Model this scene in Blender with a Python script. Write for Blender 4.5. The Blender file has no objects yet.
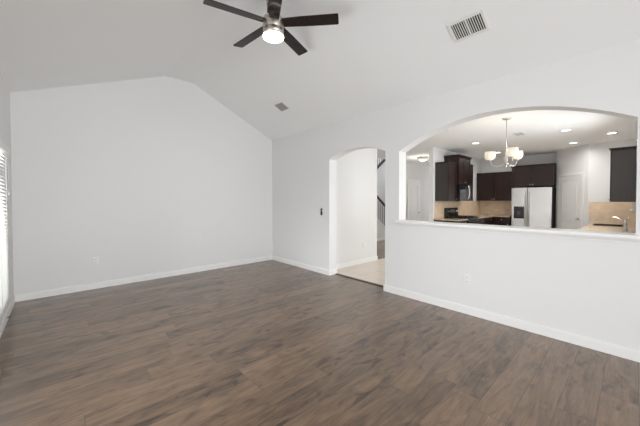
import bpy, bmesh, math
from mathutils import Vector, Matrix
from mathutils.geometry import tessellate_polygon

C = bpy.context.scene.collection
S = bpy.context.scene
PI = math.pi

# ------------------------------------------------------------------ camera
cam_d = bpy.data.cameras.new('camera')
cam = bpy.data.objects.new('camera', cam_d); C.objects.link(cam)
cam.location = (-3.5607, -5.501, 1.35)
cam.rotation_euler = (math.radians(90 - 1.0327), 0, -0.739658)
cam_d.sensor_width = 36.0
cam_d.lens = 36.0 * 287.07 / 640.0
cam_d.shift_y = -8.119 / 640.0
cam_d.clip_start = 0.02
S.camera = cam

# ------------------------------------------------------------------ world, exposure, daylight
w = bpy.data.worlds.new('overcast_sky'); S.world = w
w.use_nodes = True
bg = w.node_tree.nodes['Background']
bg.inputs['Color'].default_value = (0.93, 0.97, 1.0, 1)
bg.inputs['Strength'].default_value = 0.5
S.view_settings.view_transform = 'Standard'
S.view_settings.look = 'None'
S.view_settings.gamma = 1.0
S.view_settings.use_curve_mapping = False
S.view_settings.exposure = 0.08
S.cycles.max_bounces = 14
S.cycles.diffuse_bounces = 9
S.cycles.glossy_bounces = 5
S.cycles.sample_clamp_indirect = 8.0

def area(name, loc, rot, sx, sy, power, spread=180, color=(0.955, 0.98, 1.0)):
    d = bpy.data.lights.new(name, 'AREA'); d.shape = 'RECTANGLE'
    d.spread = math.radians(spread); d.size = sx; d.size_y = sy; d.energy = power; d.color = color
    o = bpy.data.objects.new(name, d); C.objects.link(o)
    o.location = loc; o.rotation_euler = rot
    return o
# daylight by the windows, plus added fill lights at invented openings out of view
area('added_fill_rear', (-2.4, -10.43, 1.05), (math.radians(90), 0, 0), 2.9, 1.9, 92, 110)  # added to light the room from an invented window behind the camera
area('daylight_side', (-3.96, -3.45, 0.90), (0, math.radians(-90), 0), 1.55, 1.7, 17.5, 128)
area('daylight_side_far', (-3.96, -6.55, 0.90), (0, math.radians(-90), 0), 1.55, 1.7, 2)
area('added_fill_right', (-0.05, -7.65, 1.0), (0, math.radians(90), 0), 1.75, 1.8, 24, 170)  # fill added to lift the left walls and ceiling; its window is invented
area('daylight_outside', (-6.0, -1.5, 1.45), (0, math.radians(-90), 0), 2.2, 1.6, 95, 85)
area('daylight_dining', (1.30, -5.45, 1.05), (math.radians(90), 0, 0), 1.7, 1.9, 15.5, 130)
area('daylight_sink', (5.56, -5.46, 1.60), (math.radians(90), 0, 0), 0.70, 0.85, 1.0, 110)
area('added_fill_counter', (2.95, -5.50, 1.60), (math.radians(90), 0, 0), 0.9, 0.85, 25, 155)  # fill added to brighten the kitchen; its edge-on window is invented
area('added_fill_stairs', (3.6, 1.1, 4.6), (0, 0, 0), 2.2, 1.4, 105)  # fill added above the stair well, where no window stands
area('added_fill_entry', (8.93, -0.86, 1.25), (0, math.radians(90), 0), 2.0, 1.3, 17)  # fill added to lift the dark foyer; its window is invented

# ------------------------------------------------------------------ materials
def new_mat(name):
    m = bpy.data.materials.new(name); m.use_nodes = True
    nt = m.node_tree
    return m, nt, nt.nodes['Principled BSDF']

def mat(name, col, rough=0.5, metal=0.0, bump=0.0, bscale=200, var=0.0, vscale=3.0, emit=None, estr=0.0, spec=0.5, coat=0.0):
    m, nt, b = new_mat(name)
    b.inputs['Base Color'].default_value = (*col, 1)
    b.inputs['Roughness'].default_value = rough
    b.inputs['Metallic'].default_value = metal
    b.inputs['Specular IOR Level'].default_value = spec
    b.inputs['Coat Weight'].default_value = coat
    tc = nt.nodes.new('ShaderNodeTexCoord')
    if var > 0:
        n = nt.nodes.new('ShaderNodeTexNoise'); n.inputs['Scale'].default_value = vscale
        nt.links.new(tc.outputs['Object'], n.inputs['Vector'])
        mx = nt.nodes.new('ShaderNodeMix'); mx.data_type = 'RGBA'
        mx.inputs[6].default_value = (*[c * (1 - var) for c in col], 1)
        mx.inputs[7].default_value = (*[min(1, c * (1 + var)) for c in col], 1)
        nt.links.new(n.outputs['Fac'], mx.inputs[0]); nt.links.new(mx.outputs[2], b.inputs['Base Color'])
    if bump > 0:
        n = nt.nodes.new('ShaderNodeTexNoise'); n.inputs['Scale'].default_value = bscale
        n.inputs['Detail'].default_value = 3
        nt.links.new(tc.outputs['Object'], n.inputs['Vector'])
        bp = nt.nodes.new('ShaderNodeBump'); bp.inputs['Strength'].default_value = bump
        bp.inputs['Distance'].default_value = 0.002
        nt.links.new(n.outputs['Fac'], bp.inputs['Height']); nt.links.new(bp.outputs['Normal'], b.inputs['Normal'])
    if emit:
        b.inputs['Emission Color'].default_value = (*emit, 1)
        b.inputs['Emission Strength'].default_value = estr
    return m

def math_node(nt, op, a, b=None, c=None):
    n = nt.nodes.new('ShaderNodeMath'); n.operation = op
    for i, v in enumerate((a, b, c)):
        if v is None: continue
        if isinstance(v, (int, float)): n.inputs[i].default_value = v
        else: nt.links.new(v, n.inputs[i])
    return n.outputs[0]

def plank_mat(name, width, length, ramp, rough, gap=0.0038, grain=True):
    """staggered planks along object X"""
    m, nt, b = new_mat(name)
    L = nt.links
    tc = nt.nodes.new('ShaderNodeTexCoord')
    sp = nt.nodes.new('ShaderNodeSeparateXYZ'); L.new(tc.outputs['Object'], sp.inputs[0])
    X, Y = sp.outputs[0], sp.outputs[1]
    v = math_node(nt, 'DIVIDE', math_node(nt, 'ADD', Y, 50.0), width)
    row = math_node(nt, 'FLOOR', v)
    wn = nt.nodes.new('ShaderNodeTexWhiteNoise'); wn.noise_dimensions = '1D'; L.new(row, wn.inputs['W'])
    u = math_node(nt, 'DIVIDE', math_node(nt, 'ADD', math_node(nt, 'ADD', X, 50.0), math_node(nt, 'MULTIPLY', wn.outputs['Value'], length * 7.0)), length)
    colm = math_node(nt, 'FLOOR', u)
    cmb = nt.nodes.new('ShaderNodeCombineXYZ'); L.new(row, cmb.inputs[0]); L.new(colm, cmb.inputs[1])
    wn2 = nt.nodes.new('ShaderNodeTexWhiteNoise'); wn2.noise_dimensions = '3D'; L.new(cmb.outputs[0], wn2.inputs['Vector'])
    rnd = wn2.outputs['Value']
    # grain coordinates, different on every board
    gx = math_node(nt, 'ADD', math_node(nt, 'MULTIPLY', X, 3.4), math_node(nt, 'MULTIPLY', rnd, 37.0))
    gy = math_node(nt, 'ADD', math_node(nt, 'MULTIPLY', Y, 16.0), math_node(nt, 'MULTIPLY', rnd, 91.0))
    gc = nt.nodes.new('ShaderNodeCombineXYZ'); L.new(gx, gc.inputs[0]); L.new(gy, gc.inputs[1])
    n1 = nt.nodes.new('ShaderNodeTexNoise'); n1.inputs['Scale'].default_value = 1.0
    n1.inputs['Detail'].default_value = 7; n1.inputs['Roughness'].default_value = 0.56; n1.inputs['Distortion'].default_value = 0.9
    L.new(gc.outputs[0], n1.inputs['Vector'])
    gx2 = math_node(nt, 'MULTIPLY', gx, 1.6); gy2 = math_node(nt, 'MULTIPLY', gy, 7.0)
    gc2 = nt.nodes.new('ShaderNodeCombineXYZ'); L.new(gx2, gc2.inputs[0]); L.new(gy2, gc2.inputs[1])
    n2 = nt.nodes.new('ShaderNodeTexNoise'); n2.inputs['Scale'].default_value = 1.0; n2.inputs['Detail'].default_value = 4
    L.new(gc2.outputs[0], n2.inputs['Vector'])
    # blotches and knots of the boards
    gc3 = nt.nodes.new('ShaderNodeCombineXYZ')
    L.new(math_node(nt, 'MULTIPLY', gx, 0.9), gc3.inputs[0]); L.new(math_node(nt, 'MULTIPLY', gy, 0.42), gc3.inputs[1])
    n3 = nt.nodes.new('ShaderNodeTexNoise'); n3.inputs['Scale'].default_value = 1.0; n3.inputs['Detail'].default_value = 3
    n3.inputs['Distortion'].default_value = 1.6
    L.new(gc3.outputs[0], n3.inputs['Vector'])
    knot = nt.nodes.new('ShaderNodeMapRange'); knot.inputs['From Min'].default_value = 0.56; knot.inputs['From Max'].default_value = 0.74
    L.new(n3.outputs['Fac'], knot.inputs['Value'])
    f = math_node(nt, 'ADD', math_node(nt, 'MULTIPLY', rnd, 0.21), math_node(nt, 'MULTIPLY', n1.outputs['Fac'], 0.80))
    f = math_node(nt, 'ADD', f, math_node(nt, 'MULTIPLY', math_node(nt, 'SUBTRACT', n2.outputs['Fac'], 0.5), 0.46))
    f = math_node(nt, 'SUBTRACT', f, math_node(nt, 'MULTIPLY', knot.outputs['Result'], 0.26))
    cr = nt.nodes.new('ShaderNodeValToRGB'); el = cr.color_ramp.elements
    for i, (pos, c) in enumerate(ramp):
        e = el[i] if i < 2 else el.new(pos)
        e.position = pos; e.color = (*c, 1)
    L.new(f, cr.inputs[0])
    fv = math_node(nt, 'FRACT', v); fu = math_node(nt, 'FRACT', u)
    gv = math_node(nt, 'LESS_THAN', fv, gap / width); gu = math_node(nt, 'LESS_THAN', fu, gap / length)
    g = math_node(nt, 'MAXIMUM', gv, gu)
    mx = nt.nodes.new('ShaderNodeMix'); mx.data_type = 'RGBA'
    L.new(math_node(nt, 'MULTIPLY', g, 0.62), mx.inputs[0]); L.new(cr.outputs[0], mx.inputs[6]); mx.inputs[7].default_value = (0.022, 0.015, 0.011, 1)
    L.new(mx.outputs[2], b.inputs['Base Color'])
    L.new(math_node(nt, 'ADD', math_node(nt, 'MULTIPLY', n2.outputs['Fac'], 0.16), rough - 0.08), b.inputs['Roughness'])
    bp = nt.nodes.new('ShaderNodeBump'); bp.inputs['Strength'].default_value = 0.35; bp.inputs['Distance'].default_value = 0.0015
    L.new(math_node(nt, 'SUBTRACT', math_node(nt, 'MULTIPLY', n2.outputs['Fac'], 0.5), g), bp.inputs['Height'])
    L.new(bp.outputs['Normal'], b.inputs['Normal'])
    return m

def tile_mat(name, tw, th, c1, c2, grout, rough, axes=(0, 1), offset=0.0, mortar=0.004, var=True):
    m, nt, b = new_mat(name); L = nt.links
    tc = nt.nodes.new('ShaderNodeTexCoord')
    sp = nt.nodes.new('ShaderNodeSeparateXYZ'); L.new(tc.outputs['Object'], sp.inputs[0])
    cb = nt.nodes.new('ShaderNodeCombineXYZ')
    L.new(math_node(nt, 'ADD', sp.outputs[axes[0]], 20 * tw), cb.inputs[0]); L.new(math_node(nt, 'ADD', sp.outputs[axes[1]], 20 * th), cb.inputs[1])
    br = nt.nodes.new('ShaderNodeTexBrick'); br.offset = offset
    br.inputs['Scale'].default_value = 1.0; br.inputs['Brick Width'].default_value = tw; br.inputs['Row Height'].default_value = th
    br.inputs['Mortar Size'].default_value = mortar; br.inputs['Mortar Smooth'].default_value = 0.2
    br.inputs['Color1'].default_value = (*c1, 1); br.inputs['Color2'].default_value = (*c2, 1); br.inputs['Mortar'].default_value = (*grout, 1)
    L.new(cb.outputs[0], br.inputs['Vector'])
    n = nt.nodes.new('ShaderNodeTexNoise'); n.inputs['Scale'].default_value = 7; n.inputs['Detail'].default_value = 5
    L.new(tc.outputs['Object'], n.inputs['Vector'])
    mx = nt.nodes.new('ShaderNodeMix'); mx.data_type = 'RGBA'; mx.blend_type = 'MULTIPLY'
    mr = nt.nodes.new('ShaderNodeMapRange'); mr.inputs['To Min'].default_value = 0.84; mr.inputs['To Max'].default_value = 1.12
    L.new(n.outputs['Fac'], mr.inputs['Value'])
    L.new(br.outputs['Color'], mx.inputs[6]); L.new(mr.outputs['Result'], mx.inputs[7]); mx.inputs[0].default_value = 1.0
    L.new(mx.outputs[2], b.inputs['Base Color']); b.inputs['Roughness'].default_value = rough
    return m

def granite_mat(name):
    m, nt, b = new_mat(name); L = nt.links
    tc = nt.nodes.new('ShaderNodeTexCoord')
    vo = nt.nodes.new('ShaderNodeTexVoronoi'); vo.inputs['Scale'].default_value = 120
    no = nt.nodes.new('ShaderNodeTexNoise'); no.inputs['Scale'].default_value = 14; no.inputs['Detail'].default_value = 6
    L.new(tc.outputs['Object'], vo.inputs['Vector']); L.new(tc.outputs['Object'], no.inputs['Vector'])
    f = math_node(nt, 'ADD', math_node(nt, 'MULTIPLY', vo.outputs['Distance'], 0.6), math_node(nt, 'MULTIPLY', no.outputs['Fac'], 0.55))
    cr = nt.nodes.new('ShaderNodeValToRGB'); el = cr.color_ramp.elements
    el[0].position = 0.3; el[0].color = (0.05, 0.035, 0.025, 1); el[1].position = 0.75; el[1].color = (0.60, 0.49, 0.38, 1)
    e = el.new(0.5); e.color = (0.38, 0.28, 0.20, 1)
    L.new(f, cr.inputs[0]); L.new(cr.outputs[0], b.inputs['Base Color']); b.inputs['Roughness'].default_value = 0.12
    return m

def brushed_mat(name, col, rough, vertical=True):
    m, nt, b = new_mat(name); L = nt.links
    tc = nt.nodes.new('ShaderNodeTexCoord'); mp = nt.nodes.new('ShaderNodeMapping')
    mp.inputs['Scale'].default_value = (4, 4, 260) if vertical else (200, 200, 3)
    L.new(tc.outputs['Object'], mp.inputs[0])
    n = nt.nodes.new('ShaderNodeTexNoise'); n.inputs['Scale'].default_value = 1.0; L.new(mp.outputs[0], n.inputs['Vector'])
    mr = nt.nodes.new('ShaderNodeMapRange'); mr.inputs['To Min'].default_value = rough - 0.06; mr.inputs['To Max'].default_value = rough + 0.08
    L.new(n.outputs['Fac'], mr.inputs['Value']); L.new(mr.outputs['Result'], b.inputs['Roughness'])
    b.inputs['Base Color'].default_value = (*col, 1); b.inputs['Metallic'].default_value = 1.0
    return m

def glass_mat(name):
    m, nt, b = new_mat(name)
    b.inputs['Base Color'].default_value = (0.9, 0.95, 0.95, 1); b.inputs['Roughness'].default_value = 0.03
    tr = nt.nodes.new('ShaderNodeBsdfTransparent'); mx = nt.nodes.new('ShaderNodeMixShader'); mx.inputs[0].default_value = 0.07
    nt.links.new(tr.outputs[0], mx.inputs[1]); nt.links.new(b.outputs[0], mx.inputs[2])
    nt.links.new(mx.outputs[0], nt.nodes['Material Output'].inputs['Surface'])
    return m

def wood_mat(name, c1, c2, rough, axis=2):
    m, nt, b = new_mat(name); L = nt.links
    tc = nt.nodes.new('ShaderNodeTexCoord'); mp = nt.nodes.new('ShaderNodeMapping')
    s = [28, 28, 28]; s[axis] = 2.0
    mp.inputs['Scale'].default_value = s; L.new(tc.outputs['Object'], mp.inputs[0])
    n = nt.nodes.new('ShaderNodeTexNoise'); n.inputs['Scale'].default_value = 1.0; n.inputs['Detail'].default_value = 5; n.inputs['Distortion'].default_value = 0.6
    L.new(mp.outputs[0], n.inputs['Vector'])
    mx = nt.nodes.new('ShaderNodeMix'); mx.data_type = 'RGBA'
    mx.inputs[6].default_value = (*c1, 1); mx.inputs[7].default_value = (*c2, 1)
    L.new(n.outputs['Fac'], mx.inputs[0]); L.new(mx.outputs[2], b.inputs['Base Color']); b.inputs['Roughness'].default_value = rough
    return m

M = {}
M['wall'] = mat('painted_wall', (0.79, 0.79, 0.785), 0.75, bump=0.12, bscale=160, spec=0.25)
M['ceiling'] = mat('painted_ceiling', (0.91, 0.915, 0.915), 0.85, bump=0.15, bscale=120, spec=0.2)
M['trim'] = mat('white_trim_paint', (0.87, 0.87, 0.86), 0.38, var=0.01)
M['door'] = mat('white_door_paint', (0.80, 0.80, 0.79), 0.42, var=0.01)
M['floor'] = plank_mat('brown_oak_planks', 0.18, 1.25,
    [(0.20, (0.038, 0.023, 0.014)), (0.60, (0.202, 0.127, 0.076)), (0.42, (0.134, 0.082, 0.048)), (0.85, (0.275, 0.182, 0.112))], 0.40)
M['floor'].node_tree.nodes['Principled BSDF'].inputs['Coat Weight'].default_value = 0.60
M['floor'].node_tree.nodes['Principled BSDF'].inputs['Coat Roughness'].default_value = 0.18
M['tile'] = tile_mat('beige_floor_tile', 0.45, 0.45, (0.76, 0.68, 0.59), (0.72, 0.64, 0.55), (0.60, 0.53, 0.45), 0.35, mortar=0.005)
M['splash_xz'] = tile_mat('tan_travertine_range_wall', 0.15, 0.075, (0.82, 0.65, 0.47), (0.75, 0.57, 0.40), (0.72, 0.60, 0.46), 0.35, (0, 2), 0.5, 0.003)
M['splash_yz'] = tile_mat('tan_travertine_far_wall', 0.15, 0.075, (0.82, 0.65, 0.47), (0.75, 0.57, 0.40), (0.72, 0.60, 0.46), 0.35, (1, 2), 0.5, 0.003)
M['granite'] = granite_mat('speckled_brown_granite')
M['espresso'] = wood_mat('espresso_wood', (0.0135, 0.0058, 0.0048), (0.027, 0.0125, 0.010), 0.34)
M['espresso'].node_tree.nodes['Principled BSDF'].inputs['Specular IOR Level'].default_value = 0.40
M['stair_wood'] = wood_mat('dark_stair_wood', (0.018, 0.011, 0.008), (0.04, 0.024, 0.017), 0.35, 0)
M['blade'] = wood_mat('dark_walnut_blade', (0.022, 0.016, 0.014), (0.040, 0.030, 0.027), 0.12, 0)
M['blade'].node_tree.nodes['Principled BSDF'].inputs['Specular IOR Level'].default_value = 0.15
M['nickel'] = brushed_mat('brushed_nickel', (0.62, 0.57, 0.52), 0.32)
M['steel'] = brushed_mat('stainless_steel', (0.70, 0.69, 0.68), 0.30)
M['chrome'] = mat('polished_chrome', (0.75, 0.75, 0.75), 0.12, 1.0, var=0.02)
M['black_gloss'] = mat('glossy_black_enamel', (0.010, 0.010, 0.011), 0.12, var=0.2)
M['black_matt'] = mat('matt_black_iron', (0.012, 0.012, 0.012), 0.5, var=0.2, vscale=20)
M['bronze'] = mat('oil_rubbed_bronze', (0.014, 0.011, 0.010), 0.28, 0.3, var=0.2)
M['plastic'] = mat('white_plastic', (0.82, 0.82, 0.80), 0.35, var=0.01)
M['slot'] = mat('dark_slot', (0.03, 0.03, 0.03), 0.7, var=0.1)
M['grey_duct'] = mat('dark_duct', (0.035, 0.033, 0.03), 0.8, var=0.2)
M['slat'] = mat('white_blind_slat', (0.86, 0.86, 0.85), 0.45, var=0.01)
_nt = M['slat'].node_tree; _tl = _nt.nodes.new('ShaderNodeBsdfTranslucent'); _tl.inputs['Color'].default_value = (0.9, 0.9, 0.88, 1)
_mx = _nt.nodes.new('ShaderNodeMixShader'); _mx.inputs[0].default_value = 0.45
_nt.links.new(_nt.nodes['Principled BSDF'].outputs[0], _mx.inputs[1]); _nt.links.new(_tl.outputs[0], _mx.inputs[2])
_nt.links.new(_mx.outputs[0], _nt.nodes['Material Output'].inputs['Surface'])
M['glass'] = glass_mat('window_glass')
M['lamp'] = mat('lit_lamp_lens', (0.95, 0.93, 0.9), 0.4, emit=(1.0, 0.95, 0.87), estr=6.0)
M['can'] = mat('lit_recessed_lens', (0.95, 0.93, 0.9), 0.4, emit=(1.0, 0.96, 0.9), estr=5.0)
M['shade'] = mat('lit_frosted_shade', (0.78, 0.73, 0.63), 0.5, emit=(1.0, 0.88, 0.68), estr=0.30)
M['bulb'] = mat('lit_bulb', (1, 1, 1), 0.4, emit=(1.0, 0.9, 0.72), estr=1.2)
M['rubber'] = mat('brown_rubber', (0.03, 0.02, 0.015), 0.7, var=0.1)
M['stair_wall'] = M['wall']

# ------------------------------------------------------------------ mesh helpers
def box(bm, x0, x1, y0, y1, z0, z1, bev=0.0):
    r = bmesh.ops.create_cube(bm, size=1.0)
    vs = r['verts']
    for v in vs:
        v.co = Vector(((x0 + x1) / 2 + v.co.x * (x1 - x0), (y0 + y1) / 2 + v.co.y * (y1 - y0), (z0 + z1) / 2 + v.co.z * (z1 - z0)))
    if bev > 0:
        es = list({e for v in vs for e in v.link_edges})
        bmesh.ops.bevel(bm, geom=es, offset=bev, segments=2, affect='EDGES', profile=0.6)

def lathe(bm, prof, cx=0, cy=0, cz=0, n=32):
    """profile of (radius, z); closed ends where radius is 0"""
    rings = []
    for r, z in prof:
        if r <= 1e-6: rings.append([bm.verts.new((cx, cy, cz + z))])
        else: rings.append([bm.verts.new((cx + r * math.cos(2 * PI * k / n), cy + r * math.sin(2 * PI * k / n), cz + z)) for k in range(n)])
    for a, b in zip(rings, rings[1:]):
        for k in range(n):
            k2 = (k + 1) % n
            if len(a) == 1 and len(b) == 1: continue
            if len(a) == 1: f = bm.faces.new((a[0], b[k2], b[k]))
            elif len(b) == 1: f = bm.faces.new((a[k], a[k2], b[0]))
            else: f = bm.faces.new((a[k], a[k2], b[k2], b[k]))
            f.smooth = True

def tube(bm, pts, rad, n=10, caps=True):
    pts = [Vector(p) for p in pts]
    rads = rad if isinstance(rad, (list, tuple)) else [rad] * len(pts)
    rings = []; prev = None
    for i, p in enumerate(pts):
        d = (pts[min(i + 1, len(pts) - 1)] - pts[max(i - 1, 0)]).normalized()
        if prev is None:
            up = Vector((0, 0, 1)) if abs(d.z) < 0.9 else Vector((1, 0, 0))
            a = d.cross(up).normalized()
        else:
            a = (prev - d * prev.dot(d)).normalized()
        prev = a; b = d.cross(a)
        rings.append([bm.verts.new(p + rads[i] * (a * math.cos(2 * PI * k / n) + b * math.sin(2 * PI * k / n))) for k in range(n)])
    for r1, r2 in zip(rings, rings[1:]):
        for k in range(n):
            f = bm.faces.new((r1[k], r1[(k + 1) % n], r2[(k + 1) % n], r2[k])); f.smooth = True
    if caps:
        bm.faces.new(rings[0][::-1]); bm.faces.new(rings[-1])

def prism(bm, loops, axis, a0, a1):
    """extrude flat loops (outer first, then holes) along an axis. 2D coords: axis 0 -> (y,z), 1 -> (x,z), 2 -> (x,y)"""
    def P(q, a):
        return {0: (a, q[0], q[1]), 1: (q[0], a, q[1]), 2: (q[0], q[1], a)}[axis]
    flat = [q for l in loops for q in l]
    tri = tessellate_polygon([[Vector((q[0], q[1], 0)) for q in l] for l in loops])
    v0 = [bm.verts.new(P(q, a0)) for q in flat]; v1 = [bm.verts.new(P(q, a1)) for q in flat]
    for t in tri:
        try:
            bm.faces.new([v0[i] for i in t]); bm.faces.new([v1[i] for i in reversed(t)])
        except ValueError: pass
    s = 0
    for l in loops:
        n = len(l)
        for k in range(n):
            bm.faces.new((v0[s + k], v0[s + (k + 1) % n], v1[s + (k + 1) % n], v1[s + k]))
        s += n

def finish(name, bm, m, parent=None, loc=None):
    bmesh.ops.recalc_face_normals(bm, faces=bm.faces[:])
    me = bpy.data.meshes.new(name); bm.to_mesh(me); bm.free()
    me.materials.append(m)
    o = bpy.data.objects.new(name, me); C.objects.link(o)
    if parent: o.parent = parent
    if loc: o.location = loc
    return o

class B:
    """one mesh in the making; off is subtracted so that children sit in their thing's own frame"""
    def __init__(self, off=(0, 0, 0)): self.bm = bmesh.new(); self.off = Vector(off)
    def box(self, *a, bev=0.0):
        o = self.off; box(self.bm, a[0] - o.x, a[1] - o.x, a[2] - o.y, a[3] - o.y, a[4] - o.z, a[5] - o.z, bev); return self
    def lathe(self, prof, cx=0, cy=0, cz=0, n=32):
        o = self.off; lathe(self.bm, prof, cx - o.x, cy - o.y, cz - o.z, n); return self
    def tube(self, pts, rad, n=10):
        tube(self.bm, [Vector(p) - self.off for p in pts], rad, n); return self
    def prism(self, loops, axis, a0, a1):
        o = self.off; ax = {0: (1, 2), 1: (0, 2), 2: (0, 1)}[axis]
        prism(self.bm, [[(q[0] - o[ax[0]], q[1] - o[ax[1]]) for q in l] for l in loops], axis, a0 - o[axis], a1 - o[axis]); return self
    def done(self, name, m, parent=None): return finish(name, self.bm, m, parent)

def thing(name, label, cat, loc=(0, 0, 0), rz=0.0, group=None):
    o = bpy.data.objects.new(name, None); C.objects.link(o)
    o.empty_display_size = 0.1
    o.location = loc; o.rotation_euler = (0, 0, rz); o['label'] = label; o['category'] = cat
    if group: o['group'] = group
    return o
def tag(o, label, cat, group=None):
    o['label'] = label; o['category'] = cat
    if group: o['group'] = group
    return o
def struct(o): o['kind'] = 'structure'; return o
def dup(root, loc, label=None, group=None, rot=None):
    r = root.copy(); C.objects.link(r); r.location = loc
    if rot: r.rotation_euler = rot
    if label: r['label'] = label
    if group: r['group'] = group
    for ch in list(root.children):
        c = ch.copy(); C.objects.link(c); c.parent = r
        for g in ch.children:
            d = g.copy(); C.objects.link(d); d.parent = c
    return r
def point(name, loc, power, color=(1, 0.93, 0.82), radius=0.05, parent=None):
    d = bpy.data.lights.new(name, 'POINT'); d.energy = power; d.color = color; d.shadow_soft_size = radius
    o = bpy.data.objects.new(name, d); C.objects.link(o); o.location = loc
    if parent: o.parent = parent
    return o

def arc(y0, y1, spring, rise, n=28):
    """points of a segmental arch from (y0, spring) to (y1, spring)"""
    h = abs(y1 - y0) / 2; cy = (y0 + y1) / 2; R = (h * h + rise * rise) / (2 * rise)
    out = []
    a = math.asin(h / R)
    for k in range(n + 1):
        t = -a + 2 * a * k / n
        y = cy + R * math.sin(t) * (1 if y1 > y0 else -1)
        out.append((y, spring + rise - R + R * math.cos(t)))
    return out

# ------------------------------------------------------------------ structure
W, TH = 4.007, 0.18
KC = 2.71          # kitchen ceiling height
# floors
struct(B().box(-W - 0.12, 0.155, -10.6, 0.12, -0.08, 0.0).done('floor', M['floor']))
struct(B().box(0.155, 9.1, -5.65, -1.61, -0.08, 0.0).done('floor', M['tile']))
struct(B().box(0.155, 9.1, -1.61, 2.2, -0.08, 0.0).done('floor', M['floor']))
# vaulted ceiling over the living room: two slopes and a narrow flat between them
prof_low = [(-W - 0.12, 2.697), (-W, 2.745), (-2.17, 3.49), (-1.69, 3.49), (0.0, 2.677), (0.18, 2.59)]
prof_up = [(x, z + 0.14) for x, z in reversed(prof_low)]
gable_top = [(-W, 2.77), (-2.17, 3.515), (-1.69, 3.515), (0.0, 2.70)]
struct(B().prism([prof_low[1:5] + [(0.0, 2.83), (-1.69, 3.63), (-2.17, 3.63), (-W, 2.89)]], 1, -10.6, 0.0).done('ceiling', M['ceiling']))
# back wall with gable
struct(B().prism([[(-W - 0.12, 0), (0.0, 0), (0.0, 2.82), (-1.69, 3.63), (-2.17, 3.63), (-W - 0.12, 2.88)]], 1, 0.0, 0.12).done('wall_back', M['wall']))
# right wall with the passage arch and the arched pass-through
PL, PR = -1.846, -3.023
KL, KR = -3.255, -5.510
SILL = 1.00
outer = [(0.12, 0.0), (PL, 0.0)] + arc(PL, PR, 2.06, 0.135, 24) + [(PR, 0.0), (-10.6, 0.0), (-10.6, 2.80), (0.12, 2.80)]
hole = [(KL, SILL)] + arc(KL, KR, 2.035, 0.295, 40) + [(KR, SILL)]
struct(B().prism([outer, hole, [(-8.6, 0.10), (-6.7, 0.10), (-6.7, 1.90), (-8.6, 1.90)]], 0, 0.0, TH).done('wall_right', M['wall']))
# left wall with window openings
WIN = (-2.15, -1.06, 0.32, 1.88)
def rect(a, b, c, d): return [(a, c), (b, c), (b, d), (a, d)]
struct(B().prism([[(-10.6, 0), (0.0, 0), (0.0, 2.90), (-10.6, 2.90)], rect(*WIN), rect(-4.35, -2.55, 0.10, 1.88), rect(-7.45, -5.65, 0.10, 1.88)], 0, -W - 0.12, -W).done('wall_left', M['wall']))
# rear wall behind the camera, with a broad unseen window added for the light
struct(B().prism([[(-W, 0), (0.0, 0), (0.0, 2.72), (-1.69, 3.53), (-2.17, 3.53), (-W, 2.77)], rect(-3.9, -0.9, 0.06, 2.10)], 1, -10.6, -10.48).done('wall_rear', M['wall']))
# passage / foyer / kitchen walls
struct(B().box(TH, 1.72, -1.61, -1.49, 0, KC).done('wall_passage', M['wall']))
struct(B().box(3.60, 9.0, -1.99, -1.875, 0, KC).done('wall_range', M['wall']))
struct(B().prism([[(5.15, 0), (9.0, 0), (9.0, KC), (5.15, KC)]], 1, 0.15, 0.27).done('wall_foyer', M['wall']))
struct(B().prism([[(-1.99, 0), (0.27, 0), (0.27, KC), (-1.99, KC)], rect(-1.55, -0.17, 0.15, 2.35)], 0, 9.0, 9.1).done('wall_entry', M['wall']))
struct(B().box(6.95, 7.24, -3.0, -1.99, 0, KC).box(7.12, 7.24, -4.01, -3.0, 0, KC).done('wall_kitchen_far', M['wall']))
struct(B().prism([[(7.24, -4.01), (6.787, -4.01), (6.03, -4.73), (6.03, -5.52), (6.15, -5.52), (6.15, -4.78), (6.84, -4.13), (7.24, -4.13)]], 2, 0, KC).done('wall_pantry', M['wall']))
struct(B().prism([[(TH, 0), (6.15, 0), (6.15, KC), (TH, KC)], rect(0.42, 2.18, 0.06, 2.1), rect(5.20, 5.92, 1.14, 2.05), rect(2.45, 3.45, 1.14, 2.08)], 1, -5.65, -5.52).done('wall_kitchen_right', M['wall']))
struct(B().prism([[(TH, -5.65), (9.1, -5.65), (9.1, 0.27), (5.0, 0.27), (5.0, 0.15), (TH, 0.15)]], 2, KC, KC + 0.14).done('ceiling', M['ceiling']))
# stair well shell
struct(B().box(0.9, 7.0, 2.1, 2.2, 0, 5.2).done('wall_stair_far', M['wall']))
struct(B().box(0.8, 0.9, 0.15, 2.2, 0, 5.2).done('wall_stair_left', M['wall']))
struct(B().box(7.0, 7.1, 0.27, 2.2, 0, 5.2).done('wall_stair_right', M['wall']))
struct(B().box(0.8, 7.1, 0.15, 0.27, KC + 0.14, 5.2).done('wall_stair_upper', M['wall']))
struct(B().box(0.8, 7.1, 0.15, 2.2, 5.2, 5.3).done('ceiling', M['ceiling']))
struct(B().box(TH, 0.9, 0.15, 0.27, 0, KC).done('wall_foyer', M['wall']))

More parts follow.
